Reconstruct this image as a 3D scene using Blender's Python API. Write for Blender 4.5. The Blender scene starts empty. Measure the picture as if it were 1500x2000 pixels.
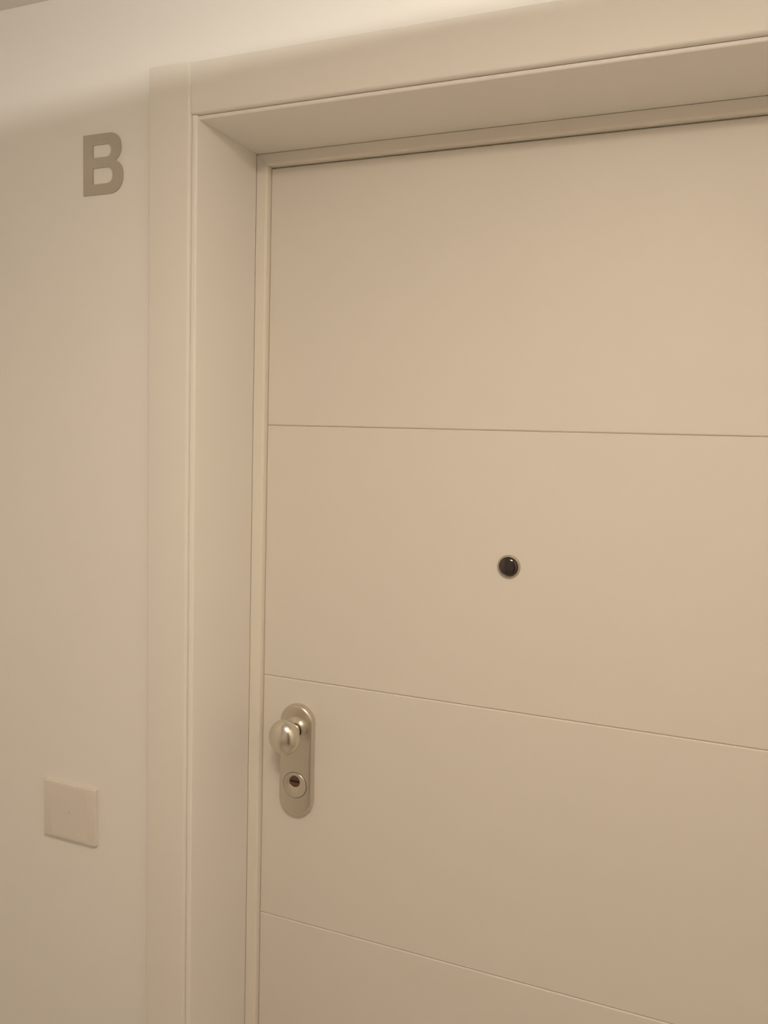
import bpy, bmesh, math
from mathutils import Vector, Matrix

scene = bpy.context.scene
C = scene.collection

# ------------------------------------------------------------------ camera
CAM = Vector((0.6885, -1.1735, 1.6767))
YAW, PITCH, ROLL, F_PX = 0.3929, 0.0876, 0.0277, 1668.42
fw = Vector((-math.sin(YAW) * math.cos(PITCH), math.cos(YAW) * math.cos(PITCH), -math.sin(PITCH)))
r0 = Vector((math.cos(YAW), math.sin(YAW), 0))
u0 = r0.cross(fw)
rt = math.cos(ROLL) * r0 + math.sin(ROLL) * u0
up = -math.sin(ROLL) * r0 + math.cos(ROLL) * u0
cam_data = bpy.data.cameras.new('camera')
cam = bpy.data.objects.new('camera', cam_data)
C.objects.link(cam)
cam_data.sensor_fit = 'VERTICAL'
cam_data.sensor_height = 36.0
cam_data.lens = F_PX / 2000.0 * 36.0
cam_data.clip_start = 0.02
cam.matrix_world = Matrix(((rt.x, up.x, -fw.x, CAM.x), (rt.y, up.y, -fw.y, CAM.y),
                           (rt.z, up.z, -fw.z, CAM.z), (0, 0, 0, 1)))
scene.camera = cam

# ------------------------------------------------------------------ world, exposure, lamp settings
world = bpy.data.worlds.new('world')
scene.world = world
world.use_nodes = True
world.node_tree.nodes['Background'].inputs[0].default_value = (0.9, 0.75, 0.6, 1)
world.node_tree.nodes['Background'].inputs[1].default_value = 0.0
scene.view_settings.view_transform = 'Standard'
scene.view_settings.look = 'None'
scene.view_settings.gamma = 1.0
scene.view_settings.use_curve_mapping = False
scene.view_settings.exposure = 0.0

LAMP = Vector((0.53, -1.08, 2.30))        # ceiling lamp, just above the phone
LED_STRENGTH, LED_COLOUR = 7200.0, (1.0, 0.95, 0.85)
DIFFUSER_STRENGTH, DIFFUSER_COLOUR = 40.0, (1.0, 0.83, 0.645)
RIM_TAN = 0.111                           # how far the disc shields the LED

# ------------------------------------------------------------------ measures (metres; door face is y = 0)
DOOR_W, DOOR_TOP = 0.90, 2.0819
STRIP_W, STRIP_T, STRIP_Y = 0.0192, 0.018, -0.0117
CASE_Y, CASE_W, CASE_X, CASE_Z = -0.1726, 0.0681, -0.0271, 2.1054
WALL_Y = -0.1616
CEIL = 2.298
ROOM_X0, ROOM_X1, ROOM_Y0 = -0.56, 1.06, -2.4

# ------------------------------------------------------------------ materials
def new_mat(name):
    m = bpy.data.materials.new(name)
    m.use_nodes = True
    nt = m.node_tree
    return m, nt, nt.nodes['Principled BSDF']

def noise_bump(nt, bsdf, scale, strength, dist=0.001, detail=4, stretch=None):
    tc = nt.nodes.new('ShaderNodeTexCoord')
    src = tc.outputs['Object']
    if stretch:
        mp = nt.nodes.new('ShaderNodeMapping')
        mp.inputs['Scale'].default_value = stretch
        nt.links.new(src, mp.inputs['Vector'])
        src = mp.outputs['Vector']
    n = nt.nodes.new('ShaderNodeTexNoise')
    n.inputs['Scale'].default_value = scale
    n.inputs['Detail'].default_value = detail
    nt.links.new(src, n.inputs['Vector'])
    b = nt.nodes.new('ShaderNodeBump')
    b.inputs['Strength'].default_value = strength
    b.inputs['Distance'].default_value = dist
    nt.links.new(n.outputs['Fac'], b.inputs['Height'])
    nt.links.new(b.outputs['Normal'], bsdf.inputs['Normal'])
    return n

def paint(name, col, rough, vary=0.02, scale=3.0, bump=0.05, bscale=350, spec=0.4):
    m, nt, b = new_mat(name)
    b.inputs['Roughness'].default_value = rough
    b.inputs['Specular IOR Level'].default_value = spec
    tc = nt.nodes.new('ShaderNodeTexCoord')
    n = nt.nodes.new('ShaderNodeTexNoise')
    n.inputs['Scale'].default_value = scale
    n.inputs['Detail'].default_value = 3
    nt.links.new(tc.outputs['Object'], n.inputs['Vector'])
    r = nt.nodes.new('ShaderNodeValToRGB')
    r.color_ramp.elements[0].position = 0.3
    r.color_ramp.elements[1].position = 0.7
    r.color_ramp.elements[0].color = (*[c * (1 - vary) for c in col], 1)
    r.color_ramp.elements[1].color = (*[min(1, c * (1 + vary)) for c in col], 1)
    nt.links.new(n.outputs['Fac'], r.inputs['Fac'])
    nt.links.new(r.outputs['Color'], b.inputs['Base Color'])
    if bump:
        noise_bump(nt, b, bscale, bump)
    return m

def metal(name, col, rough, stretch=None, scale=400, bump=0.03):
    m, nt, b = new_mat(name)
    b.inputs['Base Color'].default_value = (*col, 1)
    b.inputs['Metallic'].default_value = 1.0
    b.inputs['Roughness'].default_value = rough
    noise_bump(nt, b, scale, bump, 0.0005, 3, stretch)
    return m

def emitter(name, col, strength):
    m, nt, b = new_mat(name)
    b.inputs['Base Color'].default_value = (0.8, 0.8, 0.8, 1)
    b.inputs['Emission Color'].default_value = (*col, 1)
    b.inputs['Emission Strength'].default_value = strength
    return m

M = {
    'wall': paint('wall_paint', (0.90, 0.88, 0.845), 0.65, 0.012, 2.0, 0.06, 260, 0.3),
    'ceiling': paint('ceiling_paint', (0.86, 0.835, 0.79), 0.8, 0.01, 2.0, 0.05, 260, 0.2),
    'door': paint('door_lacquer', (0.82, 0.781, 0.718), 0.5, 0.008, 1.5, 0.0),
    'casing': paint('casing_lacquer', (0.86, 0.83, 0.775), 0.48, 0.008, 1.5, 0.0),
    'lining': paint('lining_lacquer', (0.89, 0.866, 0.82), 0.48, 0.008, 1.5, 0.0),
    'frame': paint('frame_enamel', (0.86, 0.815, 0.735), 0.35, 0.006, 1.5, 0.0),
    'plate': paint('plate_plastic', (0.79, 0.74, 0.675), 0.45, 0.008, 40, 0.0),
    'mark': paint('plate_mark', (0.70, 0.645, 0.57), 0.5, 0.01, 40, 0.0),
    'floor': paint('floor_tile', (0.68, 0.62, 0.55), 0.35, 0.08, 6.0, 0.05, 60),
    'wood': paint('brown_wood', (0.15, 0.075, 0.048), 0.35, 0.2, 12.0, 0.1, 90),
    'nickel': metal('satin_nickel', (0.70, 0.66, 0.58), 0.30, None, 900, 0.02),
    'nickel_knob': metal('satin_nickel_knob', (0.74, 0.70, 0.62), 0.24, None, 900, 0.01),
    'brushed': metal('brushed_steel', (0.56, 0.51, 0.44), 0.42, (60, 1, 2), 30, 0.10),
    'brass': metal('dark_brass', (0.22, 0.13, 0.10), 0.4, None, 300, 0.05),
    'ring': metal('peephole_ring', (0.66, 0.60, 0.52), 0.3, None, 300, 0.02),
    'dark': paint('dark_slot', (0.02, 0.015, 0.012), 0.6, 0.05, 50, 0.0),
    'white_metal': paint('lamp_white_metal', (0.75, 0.73, 0.70), 0.4, 0.01, 30, 0.0),
    'led': emitter('led_glow', LED_COLOUR, LED_STRENGTH),
    'diffuser': emitter('opal_diffuser', DIFFUSER_COLOUR, DIFFUSER_STRENGTH),
}
lens, nt, b = new_mat('peephole_lens')
b.inputs['Base Color'].default_value = (0.016, 0.010, 0.008, 1)
b.inputs['Roughness'].default_value = 0.12
b.inputs['Coat Weight'].default_value = 1.0
b.inputs['Coat Roughness'].default_value = 0.04
noise_bump(nt, b, 120, 0.02)
M['lens'] = lens

# ------------------------------------------------------------------ helpers
def tag(o, label=None, cat=None, kind=None, group=None):
    if label: o['label'] = label
    if cat: o['category'] = cat
    if kind: o['kind'] = kind
    if group: o['group'] = group
    return o

def empty(name, loc):
    o = bpy.data.objects.new(name, None)
    o.empty_display_size = 0.05
    C.objects.link(o)
    o.location = loc
    return o

def link(name, bm, mat, parent=None, smooth=None):
    bmesh.ops.recalc_face_normals(bm, faces=bm.faces)
    me = bpy.data.meshes.new(name)
    bm.to_mesh(me)
    bm.free()
    me.materials.append(M[mat])
    o = bpy.data.objects.new(name, me)
    C.objects.link(o)
    if smooth is not None:
        me.shade_smooth()
        me.set_sharp_from_angle(angle=math.radians(smooth))
    if parent:
        o.parent = parent
        o.matrix_parent_inverse = Matrix.Translation(-parent.location)
    return o

def box_bm(x0, x1, y0, y1, z0, z1, bm=None):
    bm = bm or bmesh.new()
    vs = [bm.verts.new(p) for p in ((x0, y0, z0), (x1, y0, z0), (x1, y1, z0), (x0, y1, z0),
                                    (x0, y0, z1), (x1, y0, z1), (x1, y1, z1), (x0, y1, z1))]
    for f in ((0, 3, 2, 1), (4, 5, 6, 7), (0, 1, 5, 4), (1, 2, 6, 5), (2, 3, 7, 6), (3, 0, 4, 7)):
        bm.faces.new([vs[i] for i in f])
    return bm

def bevel(bm, test, width, seg):
    es = [e for e in bm.edges if test(e.verts[0].co, e.verts[1].co)]
    bmesh.ops.bevel(bm, geom=es, offset=width, segments=seg, profile=0.5, affect='EDGES')
    return bm

def loft(rings, closed_profile=True, caps=True):
    """rings: list of equal-length point lists, joined in sequence."""
    bm = bmesh.new()
    vr = [[bm.verts.new(p) for p in r] for r in rings]
    n = len(vr[0])
    for a, b_ in zip(vr[:-1], vr[1:]):
        for i in range(n if closed_profile else n - 1):
            j = (i + 1) % n
            bm.faces.new((a[i], a[j], b_[j], b_[i]))
    if caps:
        bm.faces.new(vr[0][::-1])
        bm.faces.new(vr[-1])
    return bm

def lathe_y(cx, cz, prof, seg=64, sx=1.0, sz=1.0):
    """prof: list of (radius, y); revolved about the y axis through (cx, cz)."""
    bm = bmesh.new()
    rings = []
    for r, y in prof:
        if r < 1e-6:
            rings.append([bm.verts.new((cx, y, cz))])
        else:
            rings.append([bm.verts.new((cx + sx * r * math.cos(2 * math.pi * k / seg), y,
                                        cz + sz * r * math.sin(2 * math.pi * k / seg))) for k in range(seg)])
    for a, b_ in zip(rings[:-1], rings[1:]):
        for k in range(seg):
            j = (k + 1) % seg
            if len(a) == 1 and len(b_) == 1: continue
            if len(a) == 1: bm.faces.new((a[0], b_[j], b_[k]))
            elif len(b_) == 1: bm.faces.new((a[k], a[j], b_[0]))
            else: bm.faces.new((a[k], a[j], b_[j], b_[k]))
    return bm

def lathe_z(cx, cy, prof, seg=64):
    bm = lathe_y(0, 0, [(r, z) for r, z in prof], seg)
    for v in bm.verts:
        x, y, z = v.co
        v.co = (cx + x, cy + z, y)
    return bm

# ------------------------------------------------------------------ room shell
T = 0.16
OX0, OX1, OZ = -0.046, DOOR_W + 0.046, 2.122          # masonry opening
bm = bmesh.new()
box_bm(ROOM_X0, OX0, WALL_Y, WALL_Y + 0.3, 0, CEIL, bm)
box_bm(OX1, ROOM_X1, WALL_Y, WALL_Y + 0.3, 0, CEIL, bm)
box_bm(OX0, OX1, WALL_Y, WALL_Y + 0.3, OZ, CEIL, bm)
tag(link('wall_front', bm, 'wall'), 'smooth cream painted wall around the apartment door', 'wall', 'structure')
o = link('floor', box_bm(ROOM_X0 - T, ROOM_X1 + T, ROOM_Y0 - T, WALL_Y + 0.3, -0.1, 0.0), 'floor')
tag(o, 'beige stone floor of the landing below the door', 'floor', 'structure')
o = link('ceiling', box_bm(ROOM_X0 - T, ROOM_X1 + T, ROOM_Y0 - T, WALL_Y + 0.3, CEIL, CEIL + 0.1), 'ceiling')
tag(o, 'low cream ceiling above the letter and wall', 'ceiling', 'structure')
o = link('wall_left', box_bm(ROOM_X0 - T, ROOM_X0, ROOM_Y0 - T, WALL_Y + 0.3, 0, CEIL), 'wall')
tag(o, 'cream end wall of the landing on the left', 'wall', 'structure')
o = link('wall_right', box_bm(ROOM_X1, ROOM_X1 + T, ROOM_Y0 - T, WALL_Y + 0.3, 0, CEIL), 'wall')
tag(o, 'cream end wall of the landing on the right', 'wall', 'structure')
o = link('wall_back', box_bm(ROOM_X0, ROOM_X1, ROOM_Y0 - T, ROOM_Y0, 0, CEIL), 'wall')
tag(o, 'cream wall across the landing facing the door', 'wall', 'structure')

# ------------------------------------------------------------------ trim_1: casing, jamb linings and inner frame
trim = tag(empty('trim_1', (0.45, CASE_Y, 0)), 'cream lacquered door casing with deep jamb lining around the door', 'door frame', 'structure')
ctop = CASE_Z + CASE_W
R = 0.0038
def casing_profile(a0, a1):
    """(across, y) cross-section with rounded front corners."""
    pts = [(a0, WALL_Y), (a0, CASE_Y + 0.0025)]
    for k in range(1, 6):
        t = k / 5 * math.pi / 2
        pts.append((a0 + 0.0025 * (1 - math.cos(t)), CASE_Y + 0.0025 * (1 - math.sin(t))))
    for k in range(0, 7):
        t = k / 6 * math.pi / 2
        pts.append((a1 - R * (1 - math.sin(t)), CASE_Y + R * (1 - math.cos(t))))
    pts.append((a1, WALL_Y))
    return pts
pl = casing_profile(CASE_X - CASE_W, CASE_X)
link('casing', loft([[(a, y, z) for a, y in pl] for z in (0.0, ctop)]), 'casing', trim, 35)
link('casing', loft([[(DOOR_W - a, y, z) for a, y in pl] for z in (0.0, ctop)]), 'casing', trim, 35)
ph = [(ctop - (a - (CASE_X - CASE_W)), y) for a, y in pl]
link('casing', loft([[(x, y + (0.0022 if y < WALL_Y - 1e-5 else 0), z) for z, y in ph] for x in (CASE_X + 0.0003, DOOR_W - CASE_X - 0.0003)]), 'casing', trim, 35)
# jamb linings (their rounded front edge stands a little behind the casing face)
JF, JB = CASE_Y + 0.0056, STRIP_Y - 0.00003
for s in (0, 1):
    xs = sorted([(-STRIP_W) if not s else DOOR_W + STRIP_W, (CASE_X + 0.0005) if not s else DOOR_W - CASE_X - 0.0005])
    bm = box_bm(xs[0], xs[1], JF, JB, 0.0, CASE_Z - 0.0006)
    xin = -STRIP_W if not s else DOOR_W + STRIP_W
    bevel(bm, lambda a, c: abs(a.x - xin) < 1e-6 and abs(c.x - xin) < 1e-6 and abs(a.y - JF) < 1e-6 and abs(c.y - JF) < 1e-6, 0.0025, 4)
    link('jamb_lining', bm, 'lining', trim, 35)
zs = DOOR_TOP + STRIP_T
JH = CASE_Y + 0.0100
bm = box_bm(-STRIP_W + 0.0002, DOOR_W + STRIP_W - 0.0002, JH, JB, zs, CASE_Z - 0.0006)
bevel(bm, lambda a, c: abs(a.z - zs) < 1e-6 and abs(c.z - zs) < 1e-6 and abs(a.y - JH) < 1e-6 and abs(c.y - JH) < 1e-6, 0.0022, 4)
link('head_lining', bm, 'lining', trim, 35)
# inner frame strips, mitred at the corners
SB, SR = 0.045, 0.0045
def strip_profile():
    """(distance outwards from the opening edge, y)"""
    pts = [(STRIP_W - 0.0002, SB), (STRIP_W - 0.0002, STRIP_Y + 0.0004), (STRIP_W - 0.0006, STRIP_Y)]
    for k in range(0, 7):
        t = k / 6 * math.pi / 2
        pts.append((SR * (1 - math.sin(t)), STRIP_Y + SR * (1 - math.cos(t))))
    pts.append((0.0, SB))
    return pts
sp = strip_profile()
m_ = STRIP_T / STRIP_W
g = 0.0002
link('inner_frame', loft([[(-d, y, 0.0) for d, y in sp], [(-d, y, DOOR_TOP + d * m_ - g) for d, y in sp]]), 'frame', trim, 35)
link('inner_frame', loft([[(DOOR_W + d, y, 0.0) for d, y in sp], [(DOOR_W + d, y, DOOR_TOP + d * m_ - g) for d, y in sp]]), 'frame', trim, 35)
link('inner_frame', loft([[(-d + g, y, DOOR_TOP + d * m_) for d, y in sp], [(DOOR_W + d - g, y, DOOR_TOP + d * m_) for d, y in sp]]), 'frame', trim, 35)

# ------------------------------------------------------------------ door_1: armoured door leaf
door = tag(empty('door_1', (0.45, 0.02, 0)), 'cream lacquered apartment door with horizontal grooves and peephole', 'door', 'structure')
DX0, DX1 = 0.0008, DOOR_W - 0.0008
link('leaf_core', box_bm(DX0, DX1, 0.0062, 0.05, 0.008, DOOR_TOP - 0.0010), 'door', door)
levels = [0.008, 0.49, 0.89, 1.29, 1.69, DOOR_TOP - 0.0010]
CH = 0.0016
for z0, z1 in zip(levels[:-1], levels[1:]):
    bm = box_bm(DX0, DX1, 0.0, 0.006, z0 + 0.0002, z1 - 0.0002)
    bevel(bm, lambda a, c: abs(a.y) < 1e-6 and abs(c.y) < 1e-6 and abs(a.z - c.z) < 1e-6, CH, 1)
    bevel(bm, lambda a, c: abs(a.y) < 1e-6 and abs(c.y) < 1e-6 and abs(a.x - c.x) < 1e-6 and abs(a.z - c.z) > 0.1, 0.0006, 1)
    link('panel', bm, 'door', door)

# handle plate: a stadium with rounded rim
PX, PZ0, PZ1, PR, PT = 0.0662, 1.1005, 1.2235, 0.0293, 0.0115
def stadium(r, y, n=28):
    pts = []
    for k in range(n + 1):
        t = math.pi * k / n
        pts.append((PX + r * math.cos(t), y, PZ1 + r * math.sin(t)))
    for k in range(n + 1):
        t = math.pi + math.pi * k / n
        pts.append((PX + r * math.cos(t), y, PZ0 + r * math.sin(t)))
    return pts
rings = [stadium(PR, -0.0001), stadium(PR, -PT + 0.0055)]
for k in range(1, 8):
    t = k / 7 * math.pi / 2
    rings.append(stadium(PR - 0.0055 * (1 - math.cos(t)), -PT + 0.0055 * (1 - math.sin(t))))
rings.append(stadium(PR - 0.009, -PT - 0.0001))
plate = tag(link('handle_plate', loft(rings), 'nickel', door, 40), 'satin nickel oval handle plate with round knob and lock')
KX, KZ = 0.0680, 1.2135
def arc(r0, y0, rx, ry, t0, t1, n):
    return [(r0 + rx * math.cos(math.radians(t0 + (t1 - t0) * k / n)), y0 + ry * math.sin(math.radians(t0 + (t1 - t0) * k / n))) for k in range(n + 1)]
# raised rose round the neck
y0 = -PT - 0.0001
link('knob_rose', lathe_y(KX, KZ, [(0.0205, y0), (0.0190, y0 - 0.0006), (0.0165, y0 - 0.0020), (0.0140, y0 - 0.0040), (0.0122, y0 - 0.0050), (0.0112, y0 - 0.0050), (0.0108, y0 - 0.0044), (0.0108, y0)]), 'nickel', plate, 40)
yc = -0.0505
kp = [(0.0, y0), (0.0098, y0), (0.0098, y0 - 0.010), (0.0085, y0 - 0.014), (0.0090, y0 - 0.018), (0.0130, yc + 0.0150)]
kp += [(0.0262 * math.cos(math.radians(a)), yc - 0.0185 * math.sin(math.radians(a))) for a in range(-50, 91, 5)]
kp[-1] = (0.0, kp[-1][1])
link('knob', lathe_y(KX, KZ, kp, 72, 0.965, 1.05), 'nickel_knob', plate, 50)
# lock rosette with eccentric key cylinder
RX, RZ, RR = 0.0668, 1.1230, 0.0203
CX, CZ, CR = 0.0668, 1.1292, 0.0094
def eccentric():
    bm = bmesh.new()
    n = 64
    def ring(cx, cz, r, y):
        return [bm.verts.new((cx + r * math.cos(2 * math.pi * k / n), y, cz + r * math.sin(2 * math.pi * k / n))) for k in range(n)]
    rs = [ring(RX, RZ, RR, y0), ring(RX, RZ, RR, y0 - 0.0006), ring(RX, RZ, RR - 0.0006, y0 - 0.0012),
          ring(CX, CZ, CR + 0.0008, y0 - 0.0014), ring(CX, CZ, CR, y0 - 0.0008), ring(CX, CZ, CR, y0)]
    for a, c in zip(rs[:-1], rs[1:]):
        for k in range(n):
            j = (k + 1) % n
            bm.faces.new((a[k], a[j], c[j], c[k]))
    return bm
# a fine dark seam shows round the rosette
link('rosette_seam', lathe_y(RX, RZ, [(RR + 0.0007, y0), (RR + 0.0007, y0 - 0.00012), (RR - 0.001, y0 - 0.00012)]), 'dark', plate)
link('lock_rosette', eccentric(), 'nickel', plate, 40)
link('key_cylinder', lathe_y(CX, CZ, [(0.0, y0 - 0.00025), (CR - 0.0002, y0 - 0.00025), (CR - 0.0002, y0)], 48), 'brass', plate, 40)
link('key_slot', box_bm(CX - 0.0078, CX + 0.0078, y0 - 0.0005, y0 - 0.0001, CZ - 0.0016, CZ + 0.0016), 'dark', plate)

# peephole
EX, EZ = 0.3955, 1.4992
peep = tag(link('peephole', lathe_y(EX, EZ, [(0.0168, -0.0001), (0.0168, -0.0016), (0.0162, -0.0026), (0.0140, -0.0030), (0.0134, -0.0024), (0.0134, -0.0001)]), 'ring', door, 40), 'round peephole with black glass lens and thin metal ring')
lp = [(0.0133, -0.0003), (0.0133, -0.0022)] + [(0.0133 * math.cos(math.radians(a)), -0.0022 - 0.0042 * math.sin(math.radians(a))) for a in range(10, 91, 8)]
lp[-1] = (0.0, lp[-1][1])
link('lens', lathe_y(EX, EZ, lp, 48), 'lens', peep, 60)

# ------------------------------------------------------------------ letter B on the wall
def bez(p0, p1, p2, p3, n=14):
    out = []
    for k in range(1, n + 1):
        t = k / n
        out.append(tuple((1 - t) ** 3 * a + 3 * (1 - t) ** 2 * t * b_ + 3 * (1 - t) * t * t * c + t ** 3 * d for a, b_, c, d in zip(p0, p1, p2, p3)))
    return out
outer = [(0, 0), (0, .085), (.047, .085)] + bez((.047, .085), (.060, .085), (.068, .077), (.068, .0635)) \
    + bez((.068, .0635), (.068, .055), (.064, .049), (.0575, .0458)) + bez((.0575, .0458), (.066, .043), (.0713, .036), (.0713, .0250)) \
    + bez((.0713, .0250), (.0713, .009), (.062, 0), (.047, 0))
in1 = [(.0175, .052), (.0175, .0698), (.042, .0698)] + bez((.042, .0698), (.0475, .0698), (.0505, .067), (.0505, .061), 8) + bez((.0505, .061), (.0505, .0555), (.0475, .052), (.042, .052), 8)
in2 = [(.0175, .0149), (.0175, .0374), (.042, .0374)] + bez((.042, .0374), (.049, .0374), (.053, .033), (.053, .0262), 8) + bez((.053, .0262), (.053, .019), (.049, .0149), (.042, .0149), 8)
cu = bpy.data.curves.new('letter_outline', 'CURVE')
cu.dimensions = '2D'
cu.fill_mode = 'BOTH'
cu.extrude = 0.0009
for pts in (outer, in1, in2):
    s = cu.splines.new('POLY')
    s.points.add(len(pts) - 1)
    for p, q in zip(s.points, pts):
        p.co = (q[0], q[1], 0, 1)
    s.use_cyclic_u = True
tmp = bpy.data.objects.new('letter_outline', cu)
C.objects.link(tmp)
bpy.context.view_layer.update()
me = bpy.data.meshes.new_from_object(tmp.evaluated_get(bpy.context.evaluated_depsgraph_get()))
bpy.data.objects.remove(tmp)
bpy.data.curves.remove(cu)
me.transform(Matrix.Rotation(math.pi / 2, 4, 'X'))
me.materials.clear()
me.materials.append(M['brushed'])
letter = bpy.data.objects.new('door_letter', me)
C.objects.link(letter)
letter.location = (-0.2185, WALL_Y - 0.00095, 2.0143)
tag(letter, 'brushed metal capital letter B fixed to the wall left of the casing', 'letter')

# ------------------------------------------------------------------ bell plate on the wall
SX0, SX1, SZ0, SZ1, SD = -0.2965, -0.1945, 1.0352, 1.1236, 0.0075
bell = tag(empty('bell_plate', ((SX0 + SX1) / 2, WALL_Y, SZ0)), 'beige rectangular doorbell push plate on the wall below the letter', 'bell plate')
bm = box_bm(SX0, SX1, WALL_Y - SD, WALL_Y - 0.0001, SZ0, SZ1)
bevel(bm, lambda a, c: abs(a.y - WALL_Y + SD) < 1e-6 and abs(c.y - WALL_Y + SD) < 1e-6, 0.0012, 3)
link('cover_plate', bm, 'plate', bell, 35)
sw = (SX1 - SX0 - 0.03) / 3
for k in range(3):
    x0 = SX0 + 0.015 + k * sw
    bm = box_bm(x0 + 0.0002, x0 + sw - 0.0002, WALL_Y - SD - 0.0001, WALL_Y - SD + 0.0006, SZ0 + 0.004, SZ1 - 0.004)
    bevel(bm, lambda a, c: abs(a.y - c.y) < 1e-6 and a.y < WALL_Y - SD, 0.00006, 1)
    key = link('push_key' if k == 1 else 'blank_insert', bm, 'plate', bell)
    if k == 1:
        mx, mz = x0 + sw / 2, (SZ0 + SZ1) / 2
        # small bell symbol: dome, rim and clapper
        dome = [(-.0030, -.0016), (-.0024, -.0006), (-.0020, .0016), (-.0010, .0029), (.0010, .0029), (.0020, .0016), (.0024, -.0006), (.0030, -.0016)]
        yb = WALL_Y - SD - 0.0001
        bm = loft([[(mx + a, yb, mz + c) for a, c in dome], [(mx + a, yb - 0.0002, mz + c) for a, c in dome]])
        link('bell_symbol', bm, 'mark', key)

# ------------------------------------------------------------------ added_door: unseen brown door, added to darken the knob's reflection
X2 = ROOM_X1
d2 = tag(empty('added_door', (X2, -1.75, 0)), 'added dark brown door in the end wall, unseen, for the knob reflection', 'door', 'structure')
front = lambda a, c: a.x < X2 - 0.01 and c.x < X2 - 0.01
link('leaf', bevel(box_bm(X2 - 0.02, X2 - 0.0002, -2.15, -1.35, 0.005, 2.06), front, 0.004, 2), 'wood', d2)
for y0_, y1_, z0, z1 in ((-2.23, -2.153, 0, 2.14), (-1.347, -1.27, 0, 2.14), (-2.153, -1.347, 2.063, 2.14)):
    link('casing', bevel(box_bm(X2 - 0.03, X2 - 0.0002, y0_, y1_, z0, z1), front, 0.004, 2), 'wood', d2)
bm = lathe_y(0, 0, [(0.0, 0.075), (0.018, 0.070), (0.025, 0.055), (0.012, 0.042), (0.010, 0.026), (0.024, 0.023), (0.024, 0.0201)])
for v in bm.verts:
    v.co = (X2 - v.co.y, -1.43 + v.co.x, 1.05 + v.co.z)
link('handle', bm, 'nickel', d2, 40)

# ------------------------------------------------------------------ ceiling lamp: opal disc hung under an LED puck
def ceiling_lamp(x, y, label, led_mat, diff_mat):
    LZ = CEIL
    led_z, rim_z, rim_r = CEIL - 0.0145, CEIL - 0.0145 - 0.17 * RIM_TAN, 0.17
    lamp = tag(empty('ceiling_lamp', (x, y, LZ)), label, 'lamp')
    link('canopy', lathe_z(x, y, [(0.0, LZ - 0.0001), (0.030, LZ - 0.0001), (0.030, LZ - 0.006), (0.026, LZ - 0.009), (0.0, LZ - 0.009)]), 'white_metal', lamp, 40)
    link('led_puck', lathe_z(x, y, [(0.0, led_z + 0.003), (0.012, led_z + 0.003), (0.012, led_z - 0.003), (0.0, led_z - 0.003)], 32), led_mat, lamp)
    link('stem', lathe_z(x, y, [(0.0, LZ - 0.0091), (0.004, LZ - 0.0091), (0.004, rim_z - 0.003), (0.0, rim_z - 0.003)], 24), 'white_metal', lamp)
    link('reflector_disc', lathe_z(x, y, [(0.0, rim_z - 0.004), (rim_r, rim_z), (rim_r, rim_z - 0.003), (rim_r - 0.002, rim_z - 0.008), (0.0, rim_z - 0.008)]), 'white_metal', lamp, 40)
    link('diffuser', lathe_z(x, y, [(rim_r - 0.006, rim_z - 0.0085), (rim_r - 0.012, rim_z - 0.014), (rim_r - 0.06, rim_z - 0.024), (0.0, rim_z - 0.028)]), diff_mat, lamp, 60)

ceiling_lamp(LAMP.x, LAMP.y, 'flush round ceiling lamp with opal disc lighting the landing', 'led', 'diffuser')
